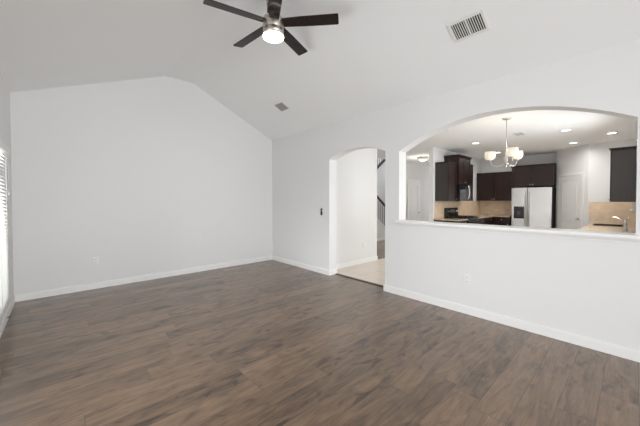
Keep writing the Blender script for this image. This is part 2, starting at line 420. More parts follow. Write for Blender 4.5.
# baseboards (0.09 high, eased top edge)
def bb(name, segs):
    b = B()
    for (x0, x1, y0, y1) in segs:
        b.box(x0, x1, y0, y1, 0.0, 0.078)
        dx = 0.004 if x1 - x0 < 0.05 else 0.0; dy = 0.004 if y1 - y0 < 0.05 else 0.0
        b.box(x0 + dx * 0.5, x1 - dx * 0.5, y0 + dy * 0.5, y1 - dy * 0.5, 0.078, 0.092)
    return struct(b.done(name, M['trim']))
bt = 0.014
bb('baseboard_back', [(-W + bt, -bt, -bt, 0)])
bb('baseboard_right', [(-bt, 0, PL, 0), (-bt, 0, -10.48, PR), (-bt, TH, PL - bt, PL), (-bt, TH, PR, PR + bt)])
bb('baseboard_left', [(-W, -W + bt, -10.48, 0)])
bb('baseboard_passage', [(TH, 1.72 + bt, -1.61 - bt, -1.61), (1.72, 1.72 + bt, -1.61, -1.49)])
bb('baseboard_foyer', [(5.2, 5.90, 0.15 - bt, 0.15), (6.88, 9.0, 0.15 - bt, 0.15)])
bb('baseboard_pantry', [(6.03 - bt, 6.03, -4.86, -4.735)])
# wood reducer strip between the boards and the tile
struct(B().box(0.13, 0.185, PR + bt, PL - bt, 0.0, 0.009, bev=0.003).done('trim_1', M['stair_wood']))
# bar ledge: slab with nosing and a moulding under it
led = B()
led.box(-0.048, 0.215, KR - 0.035, KL + 0.035, 1.022, 1.055, bev=0.008)
struct(led.done('trim_2', M['trim']))
led = B()
led.prism([[(0.0, 0.985), (-0.014, 0.985), (-0.017, 0.999), (-0.027, 1.008), (-0.034, 1.022), (0.0, 1.022)]], 1, KR - 0.02, KL + 0.02)
struct(led.done('trim_3', M['trim']))

# ------------------------------------------------------------------ windows
def window(n, axis, a0, a1, z0, z1, pos, mull, depth=0.06):
    """frame in the opening; axis 0: opening lies in the YZ plane at x = pos, 1: in the XZ plane at y = pos"""
    b = B()
    def bx(u0, u1, v0, v1, d0, d1, bb_=b):
        if axis == 0: bb_.box(pos + d0, pos + d1, u0, u1, v0, v1)
        else: bb_.box(u0, u1, pos + d0, pos + d1, v0, v1)
    f = 0.045
    bx(a0, a0 + f, z0, z1, 0, depth); bx(a1 - f, a1, z0, z1, 0, depth)
    bx(a0 + f, a1 - f, z0, z0 + f, 0, depth); bx(a0 + f, a1 - f, z1 - f, z1, 0, depth)
    for m_ in mull: bx(m_ - 0.02, m_ + 0.02, z0 + f, z1 - f, 0.01, depth - 0.01)
    fr = struct(b.done('window_%d' % n, M['trim']))
    g = B(); bx(a0 + f, a1 - f, z0 + f, z1 - f, depth * 0.5 - 0.002, depth * 0.5 + 0.002, g)
    g.done('window_pane', M['glass'], fr)
    return fr
window(1, 0, WIN[0], WIN[1], WIN[2], WIN[3], -W - 0.11, [])
window(2, 0, -4.35, -2.55, 0.10, 1.88, -W - 0.11, [])
window(6, 0, -7.45, -5.65, 0.10, 1.88, -W - 0.11, [])
window(8, 0, -8.6, -6.7, 0.10, 1.90, 0.10, [-7.65])  # invented opening out of view, added for the fill on the right
window(7, 0, -1.55, -0.17, 0.15, 2.35, 9.02, [])  # invented entry opening, unseen, added for the foyer fill
window(3, 1, -3.9, -0.9, 0.06, 2.10, -10.58, [-2.9, -1.9])  # invented rear opening, unseen, added to let light in
window(9, 1, 2.45, 3.45, 1.14, 2.08, -5.64, [2.95])  # invented edge-on opening, added for the counter fill
window(4, 1, 5.20, 5.92, 1.14, 2.05, -5.64, [])
window(5, 1, 0.42, 2.18, 0.06, 2.1, -5.63, [1.3])
# casing and stool of the kitchen window
b = B()
b.box(5.09, 5.99, -5.52, -5.435, 1.115, 1.14, bev=0.004)
b.box(5.12, 5.20, -5.52, -5.472, 1.14, 2.13); b.box(5.92, 5.99, -5.52, -5.472, 1.14, 2.13); b.box(5.20, 5.92, -5.52, -5.472, 2.05, 2.13)
struct(b.done('trim_4', M['trim']))

# blind over the left window
bl = thing('window_blind', 'white horizontal slat blind drawn down over the left wall window', 'blind', (-W, -1.6, 0.30))
BX0, BX1, BY0, BY1 = -W + 0.004, -W + 0.058, -2.22, -1.00
b = B(bl.location); n_sl = 41
for k in range(n_sl):
    z = 0.355 + k * (1.80 - 0.355) / (n_sl - 1); t = 0.010
    b.prism([[(BX1 - 0.004, z - 0.017), (BX0 + 0.004, z + 0.014), (BX0 + 0.005, z + 0.017), (BX1 - 0.003, z - 0.014)]], 1, BY0, BY1)
b.done('slats', M['slat'], bl)
B(bl.location).box(BX0, BX1 + 0.012, BY0 - 0.01, BY1 + 0.012, 1.825, 1.895, bev=0.004).done('valance', M['plastic'], bl)
B(bl.location).box(BX0 + 0.004, BX1 - 0.004, BY0, BY1, 0.302, 0.325, bev=0.004).done('bottom_rail', M['slat'], bl)
b = B(bl.location)
for y in (-1.95, -1.6, -1.16): b.tube([(BX1 - 0.001, y, 0.32), (BX1 - 0.001, y, 1.83)], 0.0018, 6)
b.done('ladder_cord', M['plastic'], bl)
c_ = B(bl.location).tube([(BX1 + 0.003, BY1 - 0.02, 1.83), (BX1 + 0.003, BY1 - 0.02, 1.44)], 0.0016, 6).done('lift_cord', M['plastic'], bl)
B(bl.location).lathe([(0, 0.045), (0.003, 0.04), (0.008, 0.01), (0.007, 0), (0, 0)], BX1 + 0.003, BY1 - 0.02, 1.40, 12).done('cord_tassel', M['plastic'], c_)

# small door stop at the foot of the left wall
ds = thing('door_stop', 'tiny dark door stop on the baseboard below the left window', 'door stop', (-W + bt, -0.83, 0.045))
B().tube([(0, 0, 0), (0.014, 0, 0)], 0.005, 8).done('rod', M['bronze'], ds)
B().tube([(0.014, 0, 0), (0.026, 0, 0)], 0.008, 10).done('tip', M['rubber'], ds)

# ------------------------------------------------------------------ outlets, switch
def outlet(label, loc, rz):
    """faceplate looking along local -Y"""
    t = thing('wall_outlet', label, 'outlet', loc, rz)
    B().box(-0.036, 0.036, -0.006, 0, -0.058, 0.058, bev=0.0025).done('faceplate', M['plastic'], t)
    for s in (-1, 1):
        r = B().box(-0.017, 0.017, -0.0085, -0.005, s * 0.026 - 0.014, s * 0.026 + 0.014, bev=0.001).done('receptacle', M['plastic'], t)
        q = B()
        q.box(-0.0085, -0.006, -0.0092, -0.0082, s * 0.026 - 0.003, s * 0.026 + 0.007)
        q.box(0.006, 0.0085, -0.0092, -0.0082, s * 0.026 - 0.003, s * 0.026 + 0.006)
        q.box(-0.002, 0.002, -0.0092, -0.0082, s * 0.026 - 0.010, s * 0.026 - 0.006)
        q.done('slots', M['slot'], r)
    return t
outlet('white duplex outlet low on the long back wall', (-3.152, 0.0, 0.422), 0)
outlet('white duplex outlet below the arched pass-through ledge', (0.0, -4.183, 0.41), -PI / 2)
outlet('white duplex outlet inside the passage beyond the narrow arch', (1.252, -1.61, 0.385), 0)

hk = thing('wall_hook', 'small black looped wall hook left of the narrow archway', 'hook', (0.0, -1.647, 1.062))
p = [(-0.5 * 0.03 * math.cos(a), 0.022 * math.sin(a)) for a in [2 * PI * k / 20 for k in range(20)]]
bb_ = bmesh.new()
bmesh.ops.create_icosphere(bb_, subdivisions=3, radius=1.0)
for v in bb_.verts: v.co = Vector((-0.010 + v.co.x * 0.010, v.co.y * 0.026, 0.042 + v.co.z * 0.042))
for f in bb_.faces: f.smooth = True
finish('body', bb_, M['black_matt'], hk)
pts = [(-0.012, 0.014, 0.075)] + [(-0.012, 0.018 * math.cos(a) - 0.004, 0.104 + 0.024 * math.sin(a)) for a in [math.radians(150 - 15 * k) for k in range(15)]]
B().tube(pts, 0.0065, 8).done('loop', M['black_matt'], hk)

# ------------------------------------------------------------------ ceiling fan
fx, fy, fz = -1.9276, -3.0102, 3.1373
fan = thing('ceiling_fan', 'dark five-blade ceiling fan with nickel motor and round light', 'ceiling fan', (fx, fy, 3.49))
O = (0, 0, 3.49)
B(O).lathe([(0, 3.489), (0.068, 3.489), (0.068, 3.345), (0.060, 3.338), (0, 3.338)]).done('canopy', M['bronze'], fan)
B(O).lathe([(0, 3.338), (0.066, 3.338), (0.069, 3.333), (0.069, 3.324), (0.066, 3.319), (0, 3.319)]).done('collar', M['nickel'], fan)
B(O).lathe([(0, 3.319), (0.062, 3.319), (0.062, 3.19), (0, 3.19)]).done('motor_cover', M['bronze'], fan)
B(O).lathe([(0, 3.195), (0.070, 3.195), (0.098, 3.183), (0.104, 3.172), (0.104, 3.072), (0.101, 3.068), (0.104, 3.064), (0.104, 3.006), (0.0, 3.006)], n=48).done('motor_housing', M['nickel'], fan)
B(O).lathe([(0, 3.009), (0.100, 3.009), (0.106, 3.002), (0.104, 2.992), (0.090, 2.984), (0.05, 2.979), (0, 2.977)], n=48).done('light_lens', M['lamp'], fan)
th0 = 0.41125
for k in range(5):
    a = th0 + k * 2 * PI / 5
    ca, sa = math.cos(a), math.sin(a); tilt = math.radians(-12)
    def T(u, v, wz):   # along blade, across blade, thickness
        v2 = v * math.cos(tilt) - wz * math.sin(tilt); z2 = v * math.sin(tilt) + wz * math.cos(tilt)
        return (ca * u - sa * v2, sa * u + ca * v2, fz - 3.49 + z2)
    bm = bmesh.new()
    outl = [(0.098, -0.052), (0.30, -0.060), (0.648, -0.064), (0.660, -0.054), (0.660, 0.054), (0.648, 0.064), (0.30, 0.060), (0.098, 0.052)]
    top = [bm.verts.new(T(u, v, 0.004)) for u, v in outl]; bot = [bm.verts.new(T(u, v, -0.004)) for u, v in outl]
    bm.faces.new(top); bm.faces.new(bot[::-1])
    for i in range(len(outl)):
        j = (i + 1) % len(outl); bm.faces.new((top[i], bot[i], bot[j], top[j]))
    bl_ = finish('blade', bm, M['blade'], fan)
    bm = bmesh.new()
    outl = [(0.085, -0.022), (0.16, -0.018), (0.16, 0.018), (0.085, 0.022)]
    top = [bm.verts.new(T(u, v, 0.012)) for u, v in outl]; bot = [bm.verts.new(T(u, v, 0.004)) for u, v in outl]
    bm.faces.new(top); bm.faces.new(bot[::-1])
    for i in range(4):
        j = (i + 1) % 4; bm.faces.new((top[i], bot[i], bot[j], top[j]))
    finish('blade_iron', bm, M['bronze'], bl_)

# ------------------------------------------------------------------ vents
sl = math.atan2(2.677 - 3.49, 1.69)       # slope of the right ceiling plane
def slope_thing(name, label, cat, x, y):
    z = 2.677 + (-x) * (3.49 - 2.677) / 1.69
    t = thing(name, label, cat, (x, y, z)); t.rotation_euler = (0, -sl, 0)
    return t
v1 = slope_thing('ceiling_vent', 'white louvred return vent on the ceiling slope above the pass-through arch', 'vent', -0.659, -4.412)
b = B()                                                    # local frame: z up out of the room, x along the slope, y along the wall
hx, hy, fw_ = 0.112, 0.158, 0.026
b.box(-hx, hx, -hy, -hy + fw_, -0.010, 0.0, bev=0.003); b.box(-hx, hx, hy - fw_, hy, -0.010, 0.0, bev=0.003)
b.box(-hx, -hx + fw_, -hy + fw_, hy - fw_, -0.010, 0.0, bev=0.003); b.box(hx - fw_, hx, -hy + fw_, hy - fw_, -0.010, 0.0, bev=0.003)
b.done('frame', M['plastic'], v1)
B().box(-hx + fw_, hx - fw_, -hy + fw_, hy - fw_, -0.002, 0.0).done('duct_opening', M['grey_duct'], v1)
b = B()
for k in range(13):
    y = -hy + fw_ + 0.014 + k * (2 * (hy - fw_) - 0.028) / 12
    b.box(-hx + fw_, hx - fw_, y - 0.0026, y + 0.0026, -0.011, -0.002)
b.box(-hx + fw_, hx - fw_, -0.007, 0.007, -0.0115, -0.002)
b.done('louvres', M['plastic'], v1)
M['grey_vent'] = mat('grey_painted_grille', (0.42, 0.41, 0.40), 0.6, var=0.05)
v2 = slope_thing('ceiling_vent', 'small grey square grille on the ceiling slope near the back corner', 'vent', -0.640, -1.30)
b = B(); hx, hy, fw_ = 0.085, 0.105, 0.014
b.box(-hx, hx, -hy, -hy + fw_, -0.010, 0.0); b.box(-hx, hx, hy - fw_, hy, -0.010, 0.0)
b.box(-hx, -hx + fw_, -hy + fw_, hy - fw_, -0.010, 0.0); b.box(hx - fw_, hx, -hy + fw_, hy - fw_, -0.010, 0.0)
b.done('frame', M['grey_vent'], v2)
b = B()
for k in range(9):
    y = -hy + 0.024 + k * (2 * hy - 0.048) / 8; b.box(-hx + fw_, hx - fw_, y - 0.008, y + 0.006, -0.008, -0.001)
b.done('louvres', M['grey_vent'], v2)
B().box(-hx + fw_, hx - fw_, -hy + fw_, hy - fw_, -0.001, 0.0).done('duct_opening', M['grey_duct'], v2)
v3 = thing('ceiling_vent', 'small white vent on the kitchen ceiling right of the chandelier', 'vent', (3.48, -3.88, KC))
B().box(-0.16, 0.16, -0.09, 0.09, -0.008, 0.0, bev=0.003).done('frame', M['plastic'], v3)
b = B()
for k in range(7): b.box(-0.13, 0.13, -0.062 + k * 0.02 - 0.004, -0.062 + k * 0.02 + 0.004, -0.012, -0.008)
b.done('louvres', M['grey_vent'], v3)
sd = thing('smoke_detector', 'round white smoke detector on the ceiling just behind the wide arch', 'smoke detector', (1.907, -3.083, KC))
B().lathe([(0, 0), (0.07, 0), (0.07, -0.018), (0.058, -0.032), (0, -0.034)]).done('base', M['plastic'], sd)
B().lathe([(0, -0.034), (0.02, -0.034), (0.018, -0.040), (0, -0.041)]).done('test_button', M['plastic'], sd)

# ------------------------------------------------------------------ recessed lights
cans = [((3.853, -2.91), 'round recessed ceiling light nearest the microwave cabinets'),
        ((5.81, -2.82), 'round recessed ceiling light in front of the twin wall cabinets, behind a chandelier shade'),
        ((3.78, -4.58), 'round recessed ceiling light midway between chandelier and sink cabinet'),
        ((5.55, -4.497), 'round recessed ceiling light in front of the white pantry door'),
        ((4.78, -5.17), 'round recessed ceiling light above the dark cabinet by the sink')]
c0 = None
for (x, y), lab in cans:
    if c0 is None:
        c0 = thing('recessed_light', lab, 'ceiling light', (x, y, KC), 0, 'recessed kitchen ceiling lights')
        B().lathe([(0.068, 0.0), (0.098, 0.0), (0.096, -0.006), (0.070, -0.009), (0.068, 0.0)]).done('trim_ring', M['plastic'], c0)
        B().lathe([(0, 0.0), (0.069, 0.0), (0.069, -0.005), (0, -0.006)]).done('lens', M['can'], c0)
    else: dup(c0, (x, y, KC), lab)
    d = bpy.data.lights.new('recessed_lamp', 'AREA'); d.shape = 'DISK'; d.size = 0.13; d.spread = math.radians(165); d.energy = 7.0; d.color = (1, 0.975, 0.94)
    o = bpy.data.objects.new('recessed_lamp', d); C.objects.link(o); o.location = (x, y, KC - 0.012)
fl = thing('flush_light', 'round flush dome ceiling light in the foyer', 'ceiling light', (5.05, -0.93, KC))
B().lathe([(0, 0), (0.17, 0), (0.17, -0.03), (0.15, -0.042), (0, -0.042)]).done('rim', M['nickel'], fl)
B().lathe([(0, -0.04), (0.15, -0.04), (0.145, -0.07), (0.11, -0.105), (0.05, -0.125), (0, -0.128)]).done('dome', M['shade'], fl)
point('flush_lamp', (5.05, -0.93, KC - 0.20), 15, radius=0.1)

# ------------------------------------------------------------------ chandelier
ch = thing('chandelier', 'nickel chandelier with three frosted white glass shades hanging behind the pass-through', 'chandelier', (2.0, -4.04, KC))
B().lathe([(0, 0), (0.064, 0), (0.064, -0.006), (0.05, -0.020), (0.012, -0.026), (0, -0.026)]).done('canopy', M['nickel'], ch)
B().tube([(0, 0, -0.02), (0, 0, -0.60)], 0.006, 10).done('rod', M['nickel'], ch)
hz = 1.93 - KC
B().lathe([(0, hz + 0.22), (0.012, hz + 0.215), (0.014, hz + 0.17), (0.026, hz + 0.13), (0.030, hz + 0.09), (0.020, hz + 0.05), (0.034, hz + 0.03), (0.034, hz + 0.015), (0.014, hz), (0.010, hz - 0.02), (0.016, hz - 0.032), (0, hz - 0.045)], n=20).done('body', M['nickel'], ch)
# arms: one towards the camera, two away
base_ang = 1.65
Rr = 0.24
for k in range(3):
    a = base_ang + k * 2 * PI / 3; ca, sa = math.cos(a), math.sin(a)
    pts = []
    for i in range(13):
        t = i / 12; r = 0.02 + (Rr - 0.02) * math.sin(t * PI / 2) ** 1.1
        z = hz + 0.02 - 0.045 * math.sin(t * PI) + 0.085 * t ** 2
        pts.append((ca * r, sa * r, z))
    B().tube(pts, 0.006, 8).done('arm', M['nickel'], ch)
    zb = hz + 0.10
    B().lathe([(0, -0.012), (0.022, -0.012), (0.028, 0.006), (0.024, 0.016), (0, 0.016)], ca * Rr, sa * Rr, zb, 20).done('cup', M['nickel'], ch)
    sh = B().lathe([(0.020, 0.008), (0.056, 0.014), (0.077, 0.038), (0.085, 0.085), (0.080, 0.146), (0.076, 0.146), (0.081, 0.085), (0.073, 0.041), (0.053, 0.019), (0.018, 0.013)], ca * Rr, sa * Rr, zb, 28).done('lamp_shade', M['shade'], ch)
    B().lathe([(0, 0.02), (0.016, 0.03), (0.028, 0.07), (0.026, 0.095), (0.014, 0.112), (0, 0.115)], ca * Rr, sa * Rr, zb, 16).done('bulb', M['bulb'], sh)
    point('chandelier_lamp', (2.0 + ca * Rr, -4.04 + sa * Rr, KC + zb + 0.21), 0.9, radius=0.04)

# ------------------------------------------------------------------ cabinets
UZ0 = 1.318
def cabinet(label, origin, rz, w_, d_, z0, z1, ndoor, crown=0.05, knobs='low', crown_over=0.03, toe=False, drawers=False, gap=0.003, sheen_side=None):
    """local frame: front looks along -Y at y = -d_, back on y = 0, x from 0 to w_"""
    t = thing('wall_cabinet' if not toe else 'base_cabinet', label, 'cabinet', origin, rz)
    zb = z0 + (0.09 if toe else 0.0)
    b = B(); b.box(0, w_, -d_, 0, zb, z1)
    b.done('body', M['espresso'], t)
    if toe: B().box(0.0, w_, -d_ + 0.06, 0, z0, zb).done('toe_kick', M['black_matt'], t)
    if crown > 0:
        b = B()
        b.prism([[(-d_, z1 - 0.004), (-d_ - 0.006, z1 - 0.004), (-d_ - 0.010, z1 + crown * 0.25), (-d_ - crown_over * 0.8, z1 + crown * 0.75), (-d_ - crown_over, z1 + crown * 0.8), (-d_ - crown_over, z1 + crown), (-d_, z1 + crown)]], 0, -crown_over, w_ + crown_over)
        b.box(-crown_over, 0, -d_, 0, z1 + crown * 0.75, z1 + crown); b.box(-0.012, 0, -d_, 0, z1, z1 + crown * 0.75)
        b.box(w_, w_ + crown_over, -d_, 0, z1 + crown * 0.75, z1 + crown); b.box(w_, w_ + 0.012, -d_, 0, z1, z1 + crown * 0.75)
        b.box(0, w_, -d_, 0, z1, z1 + crown)
        b.done('crown_moulding', M['espresso'], t)
    if sheen_side == 'left': B().box(-0.005, 0, -d_, 0, zb, z1).done('painted_sheen_panel', M['espresso_sheen'], t)  # thin panel added to carry the painted sheen
    if sheen_side == 'right': B().box(w_, w_ + 0.005, -d_, 0, zb, z1).done('painted_sheen_panel', M['espresso_sheen'], t)
    dw = w_ / ndoor
    dz1 = z1 - 0.004 - (0.16 if drawers else 0.0)
    for k in range(ndoor):
        x0, x1 = k * dw + gap, (k + 1) * dw - gap
        zz0, zz1 = zb + 0.004, dz1
        fr = 0.055
        b = B()
        b.box(x0, x0 + fr, -d_ - 0.020, -d_, zz0, zz1, bev=0.002); b.box(x1 - fr, x1, -d_ - 0.020, -d_, zz0, zz1, bev=0.002)
        b.box(x0 + fr, x1 - fr, -d_ - 0.020, -d_, zz0, zz0 + fr, bev=0.002); b.box(x0 + fr, x1 - fr, -d_ - 0.020, -d_, zz1 - fr, zz1, bev=0.002)
        b.box(x0 + fr, x1 - fr, -d_ - 0.010, -d_, zz0 + fr, zz1 - fr)
        dr = b.done('door', M['espresso'], t)
        kx = (x1 - 0.028) if (ndoor == 1 or k % 2 == 0) else (x0 + 0.028)
        kz = zz0 + 0.045 if knobs == 'low' else zz1 - 0.045
        kb = bmesh.new(); lathe(kb, [(0, 0), (0.007, 0), (0.006, 0.014), (0.014, 0.018), (0.015, 0.026), (0.010, 0.030), (0, 0.031)], n=14)
        for v in kb.verts: v.co = Vector((kx + v.co.x, -d_ - 0.020 - v.co.z, kz + v.co.y))
        finish('knob', kb, M['nickel'], dr)
        if drawers:
            b = B(); b.box(x0, x1, -d_ - 0.020, -d_, z1 - 0.155, z1 - 0.004, bev=0.003); dd = b.done('drawer', M['espresso'], t)
            kb = bmesh.new(); lathe(kb, [(0, 0), (0.007, 0), (0.006, 0.014), (0.014, 0.018), (0.015, 0.026), (0.010, 0.030), (0, 0.031)], n=14)
            for v in kb.verts: v.co = Vector(((x0 + x1) / 2 + v.co.x, -d_ - 0.020 - v.co.z, z1 - 0.08 + v.co.y))
            finish('knob', kb, M['nickel'], dd)
    return t
YW = -1.995
M['espresso_sheen'] = wood_mat('espresso_painted_sheen', (0.036, 0.030, 0.028), (0.052, 0.044, 0.042), 0.40)  # lighter copy of the espresso; reflected sheen put into the colour
# range wall (faces -Y)
cabinet('dark espresso wall cabinet left of the microwave', (3.70, YW, 0), 0, 0.505, 0.325, UZ0, 2.27, 1, crown=0.045, crown_over=0.02, sheen_side='left')
cabinet('tall dark espresso cabinet with crown directly above the microwave', (4.215, YW, 0), 0, 0.77, 0.375, 1.765, 2.45, 2, crown=0.085, crown_over=0.045)
cabinet('dark espresso wall cabinet squeezed between microwave and room corner', (4.995, YW, 0), 0, 0.33, 0.325, UZ0, 2.31, 1, crown=0.05, crown_over=0.02)
# far wall (faces -X): local -Y -> world -X, so local x runs along world -Y
XF = 7.115; XC = 6.943
cabinet('wide dark two-door wall cabinet left of the refrigerator', (XC, -1.999, 0), -PI / 2, 0.985, 0.33, UZ0, 2.175, 2, crown=0.035, crown_over=0.02)
cabinet('dark two-door cabinet over the refrigerator', (XF, -3.008, 0), -PI / 2, 0.99, 0.62, 1.735, 2.31, 2, crown=0.045, crown_over=0.025)
# right wall by the sink (faces +Y)
rc = cabinet('dark wall cabinet above the faucet, its plain side facing the pass-through', (5.07, -5.515, 0), PI, 0.40, 0.335, UZ0 - 0.012, 2.33, 1, crown=0.05, crown_over=0.045, sheen_side='right')

# base cabinets
CZ = 0.825; CT = 0.86
cabinet('dark base cabinet left of the black range', (3.64, YW, 0), 0, 0.57, 0.58, 0, CZ, 1, crown=0, knobs='high', toe=True, drawers=True)
cabinet('dark base cabinet right of the black range in the corner', (4.99, YW, 0), 0, 1.345, 0.58, 0, CZ, 2, crown=0, knobs='high', toe=True, drawers=True)
cabinet('dark base cabinet left of the refrigerator', (XC, -2.605, 0), -PI / 2, 0.385, 0.58, 0, CZ, 1, crown=0, knobs='high', toe=True, drawers=True)
cabinet('dark base cabinet at the near end of the sink run', (3.10, -5.515, 0), PI, 0.80, 0.58, 0, CZ, 2, crown=0, knobs='high', toe=True, drawers=True)
cabinet('dark base cabinet under the sink', (4.55, -5.515, 0), PI, 1.44, 0.58, 0, 0.62, 2, crown=0, knobs='high', toe=True)
cabinet('dark base cabinet between sink and tiled end wall', (6.02, -5.515, 0), PI, 1.46, 0.58, 0, CZ, 3, crown=0, knobs='high', toe=True, drawers=True)
# worktops
tag(B().box(3.61, 4.212, -2.62, YW, CZ, CT, bev=0.004).done('worktop', M['granite']), 'short granite worktop left of the black range', 'worktop')
b = B(); b.prism([[(4.988, -1.997), (6.943, -1.997), (6.943, -2.998), (6.325, -2.998), (6.325, -2.62), (4.988, -2.62)]], 2, CZ, CT)
tag(b.done('worktop', M['granite']), 'granite corner worktop between range and refrigerator', 'worktop')
b = B(); b.prism([[(2.26, -5.515), (6.025, -5.515), (6.025, -4.88), (2.26, -4.88)], [(4.04, -5.37), (4.30, -5.37), (4.30, -4.96), (4.04, -4.96)]], 2, CZ, CT)
tag(b.done('worktop', M['granite']), 'long granite worktop along the window wall holding the sink', 'worktop')
# backsplash tile fields
tag(B().box(3.66, 6.935, -1.9965, -1.9915, CT + 0.0005, UZ0 + 0.0).done('backsplash', M['splash_xz']), 'tan tile backsplash behind the black range', 'backsplash')
tag(B().box(6.942, 6.948, -2.99, -2.0, CT + 0.0005, UZ0).done('backsplash', M['splash_yz']), 'tan tile backsplash under the two-door cabinet beside the refrigerator', 'backsplash')
tag(B().box(6.024, 6.03, -5.515, -4.745, CT + 0.0005, 1.30).done('backsplash', M['splash_yz']), 'tan tile backsplash on the end wall behind the faucet', 'backsplash')

# sink and faucet
sk = thing('kitchen_sink', 'dark sink set into the worktop in front of the tan end wall', 'sink', (4.17, -5.165, 0.64))
b = B(sk.location)
x0, x1, y0, y1, zt, zb = 4.042, 4.298, -5.368, -4.962, 0.868, 0.665
b.box(x0, x1, y0, y1, zb, zb + 0.012)
b.box(x0, x0 + 0.014, y0, y1, zb, zt); b.box(x1 - 0.014, x1, y0, y1, zb, zt + 0.010); b.box(x0, x1, y0, y0 + 0.014, zb, zt); b.box(x0, x1, y1 - 0.014, y1, zb, zt)
b.done('basin', M['black_matt'], sk)
B(sk.location).lathe([(0, 0.006), (0.03, 0.006), (0.042, 0.002), (0.042, 0), (0, 0)], 4.17, -5.165, zb + 0.012, 20).done('drain', M['chrome'], sk)
fx_, fy_ = 3.20, -5.405
M['faucet'] = mat('satin_steel_faucet', (0.50, 0.49, 0.48), 0.3, 1.0, var=0.03)
fc = thing('faucet', 'steel kitchen faucet with a pull-down spout on the window-wall worktop', 'faucet', (fx_, fy_, CT))
B().lathe([(0, 0), (0.030, 0), (0.030, 0.012), (0.024, 0.02), (0.024, 0.075), (0.027, 0.09), (0.027, 0.125), (0.020, 0.155), (0, 0.165)], n=24).done('base', M['faucet'], fc)
spd = Vector((-0.30, 1.0, 0)).normalized()
pts = [Vector((0, 0, 0.09)) + spd * 0.0, Vector((0, 0, 0.12)) + spd * 0.03, Vector((0, 0, 0.165)) + spd * 0.065, Vector((0, 0, 0.195)) + spd * 0.10, Vector((0, 0, 0.203)) + spd * 0.13, Vector((0, 0, 0.197)) + spd * 0.16, Vector((0, 0, 0.180)) + spd * 0.178]
B().tube(pts, [0.010, 0.010, 0.010, 0.011, 0.013, 0.014, 0.013], 12).done('spout', M['faucet'], fc)
B().tube([(0.0, 0.0, 0.14), (-0.02, -0.02, 0.18), (-0.05, -0.03, 0.205)], [0.009, 0.007, 0.006], 10).done('lever', M['faucet'], fc)

# ------------------------------------------------------------------ range and microwave
rg = thing('range', 'black freestanding gas range below the microwave', 'range', (4.60, YW, 0))
RX0, RX1 = 4.225, 4.975
o_ = rg.location
B(o_).box(RX0, RX1, -2.60, YW - 0.006, 0.03, 0.855, bev=0.004).done('body', M['black_gloss'], rg)
B(o_).box(RX0 - 0.0, RX1 + 0.0, -2.635, YW - 0.07, 0.855, 0.872, bev=0.004).done('cooktop', M['black_gloss'], rg)
bg_ = B(o_); bg_.prism([[(YW - 0.006, 0.855), (YW - 0.085, 0.855), (YW - 0.085, 0.90), (YW - 0.060, 1.125), (YW - 0.006, 1.125)]], 0, RX0, RX1)
bgo = bg_.done('backguard', M['black_gloss'], rg)
M['display'] = mat('grey_control_panel', (0.10, 0.10, 0.105), 0.25, var=0.05)
B(o_).prism([[(YW - 0.078, 0.985), (YW - 0.081, 0.985), (YW - 0.071, 1.085), (YW - 0.068, 1.085)]], 0, 4.45, 4.75).done('control_panel', M['display'], bgo)
for k, x in enumerate((4.30, 4.38, 4.82, 4.90)):
    kb = bmesh.new(); lathe(kb, [(0, 0), (0.022, 0), (0.019, 0.022), (0, 0.024)], n=16)
    for v in kb.verts: v.co = Vector((x + v.co.x - o_.x, YW - 0.070 - v.co.z - o_.y, 1.03 + v.co.y - o_.z))
    finish('knob', kb, M['steel'], bgo)
for x in (4.41, 4.79):
    b = B(o_)
    for dx in (-0.15, -0.05, 0.05, 0.15): b.box(x + dx - 0.006, x + dx + 0.006, -2.58, -2.11, 0.884, 0.902)
    for y in (-2.58, -2.46, -2.345, -2.23, -2.11): b.box(x - 0.165, x + 0.165, y - 0.006, y + 0.006, 0.884, 0.902)
    for dx in (-0.15, 0.15):
        for y in (-2.58, -2.11): b.box(x + dx - 0.006, x + dx + 0.006, y - 0.006, y + 0.006, 0.872, 0.884)
    b.done('grate', M['black_matt'], rg)
    for y in (-2.46, -2.23): B(o_).lathe([(0, 0.009), (0.032, 0.008), (0.04, 0.0), (0, 0)], x, y, 0.872, 20).done('burner', M['black_matt'], rg)
od = B(o_).box(RX0 + 0.01, RX1 - 0.01, -2.632, -2.60, 0.20, 0.80, bev=0.006).done('oven_door', M['black_gloss'], rg)
B(o_).tube([(RX0 + 0.05, -2.632, 0.745), (RX0 + 0.05, -2.675, 0.745), (RX1 - 0.05, -2.675, 0.745), (RX1 - 0.05, -2.632, 0.745)], 0.011, 10).done('handle', M['black_matt'], od)
B(o_).box(RX0 + 0.01, RX1 - 0.01, -2.628, -2.60, 0.05, 0.19, bev=0.006).done('drawer', M['black_gloss'], rg)

mw = thing('microwave', 'black over-the-range microwave with a curved silver handle', 'microwave', (4.60, YW, UZ0))
o_ = mw.location; MX0, MX1 = 4.225, 4.978
B(o_).box(MX0, MX1, -2.385, YW - 0.004, 1.322, 1.760, bev=0.003).done('body', M['black_gloss'], mw)
md = B(o_).box(MX0 + 0.004, 4.765, -2.412, -2.385, 1.328, 1.755, bev=0.006).done('door', M['black_gloss'], mw)
M['mw_glass'] = mat('dark_door_glass', (0.012, 0.014, 0.020), 0.05, var=0.1)
B(o_).box(MX0 + 0.06, 4.68, -2.4145, -2.411, 1.39, 1.70).done('door_window', M['mw_glass'], md)
pts = []
for k in range(15):
    t = -1 + 2 * k / 14; pts.append((4.735, -2.410 - 0.052 * (1 - t * t) ** 0.5, 1.545 + 0.185 * t))
B(o_).tube(pts, 0.012, 10).done('handle', M['steel'], md)
B(o_).box(4.769, MX1 - 0.004, -2.410, -2.385, 1.328, 1.755, bev=0.004).done('control_panel', M['display'], mw)
B(o_).box(MX0, MX1, -2.385, -2.05, 1.316, 1.322).done('vent_grille', M['black_matt'], mw)

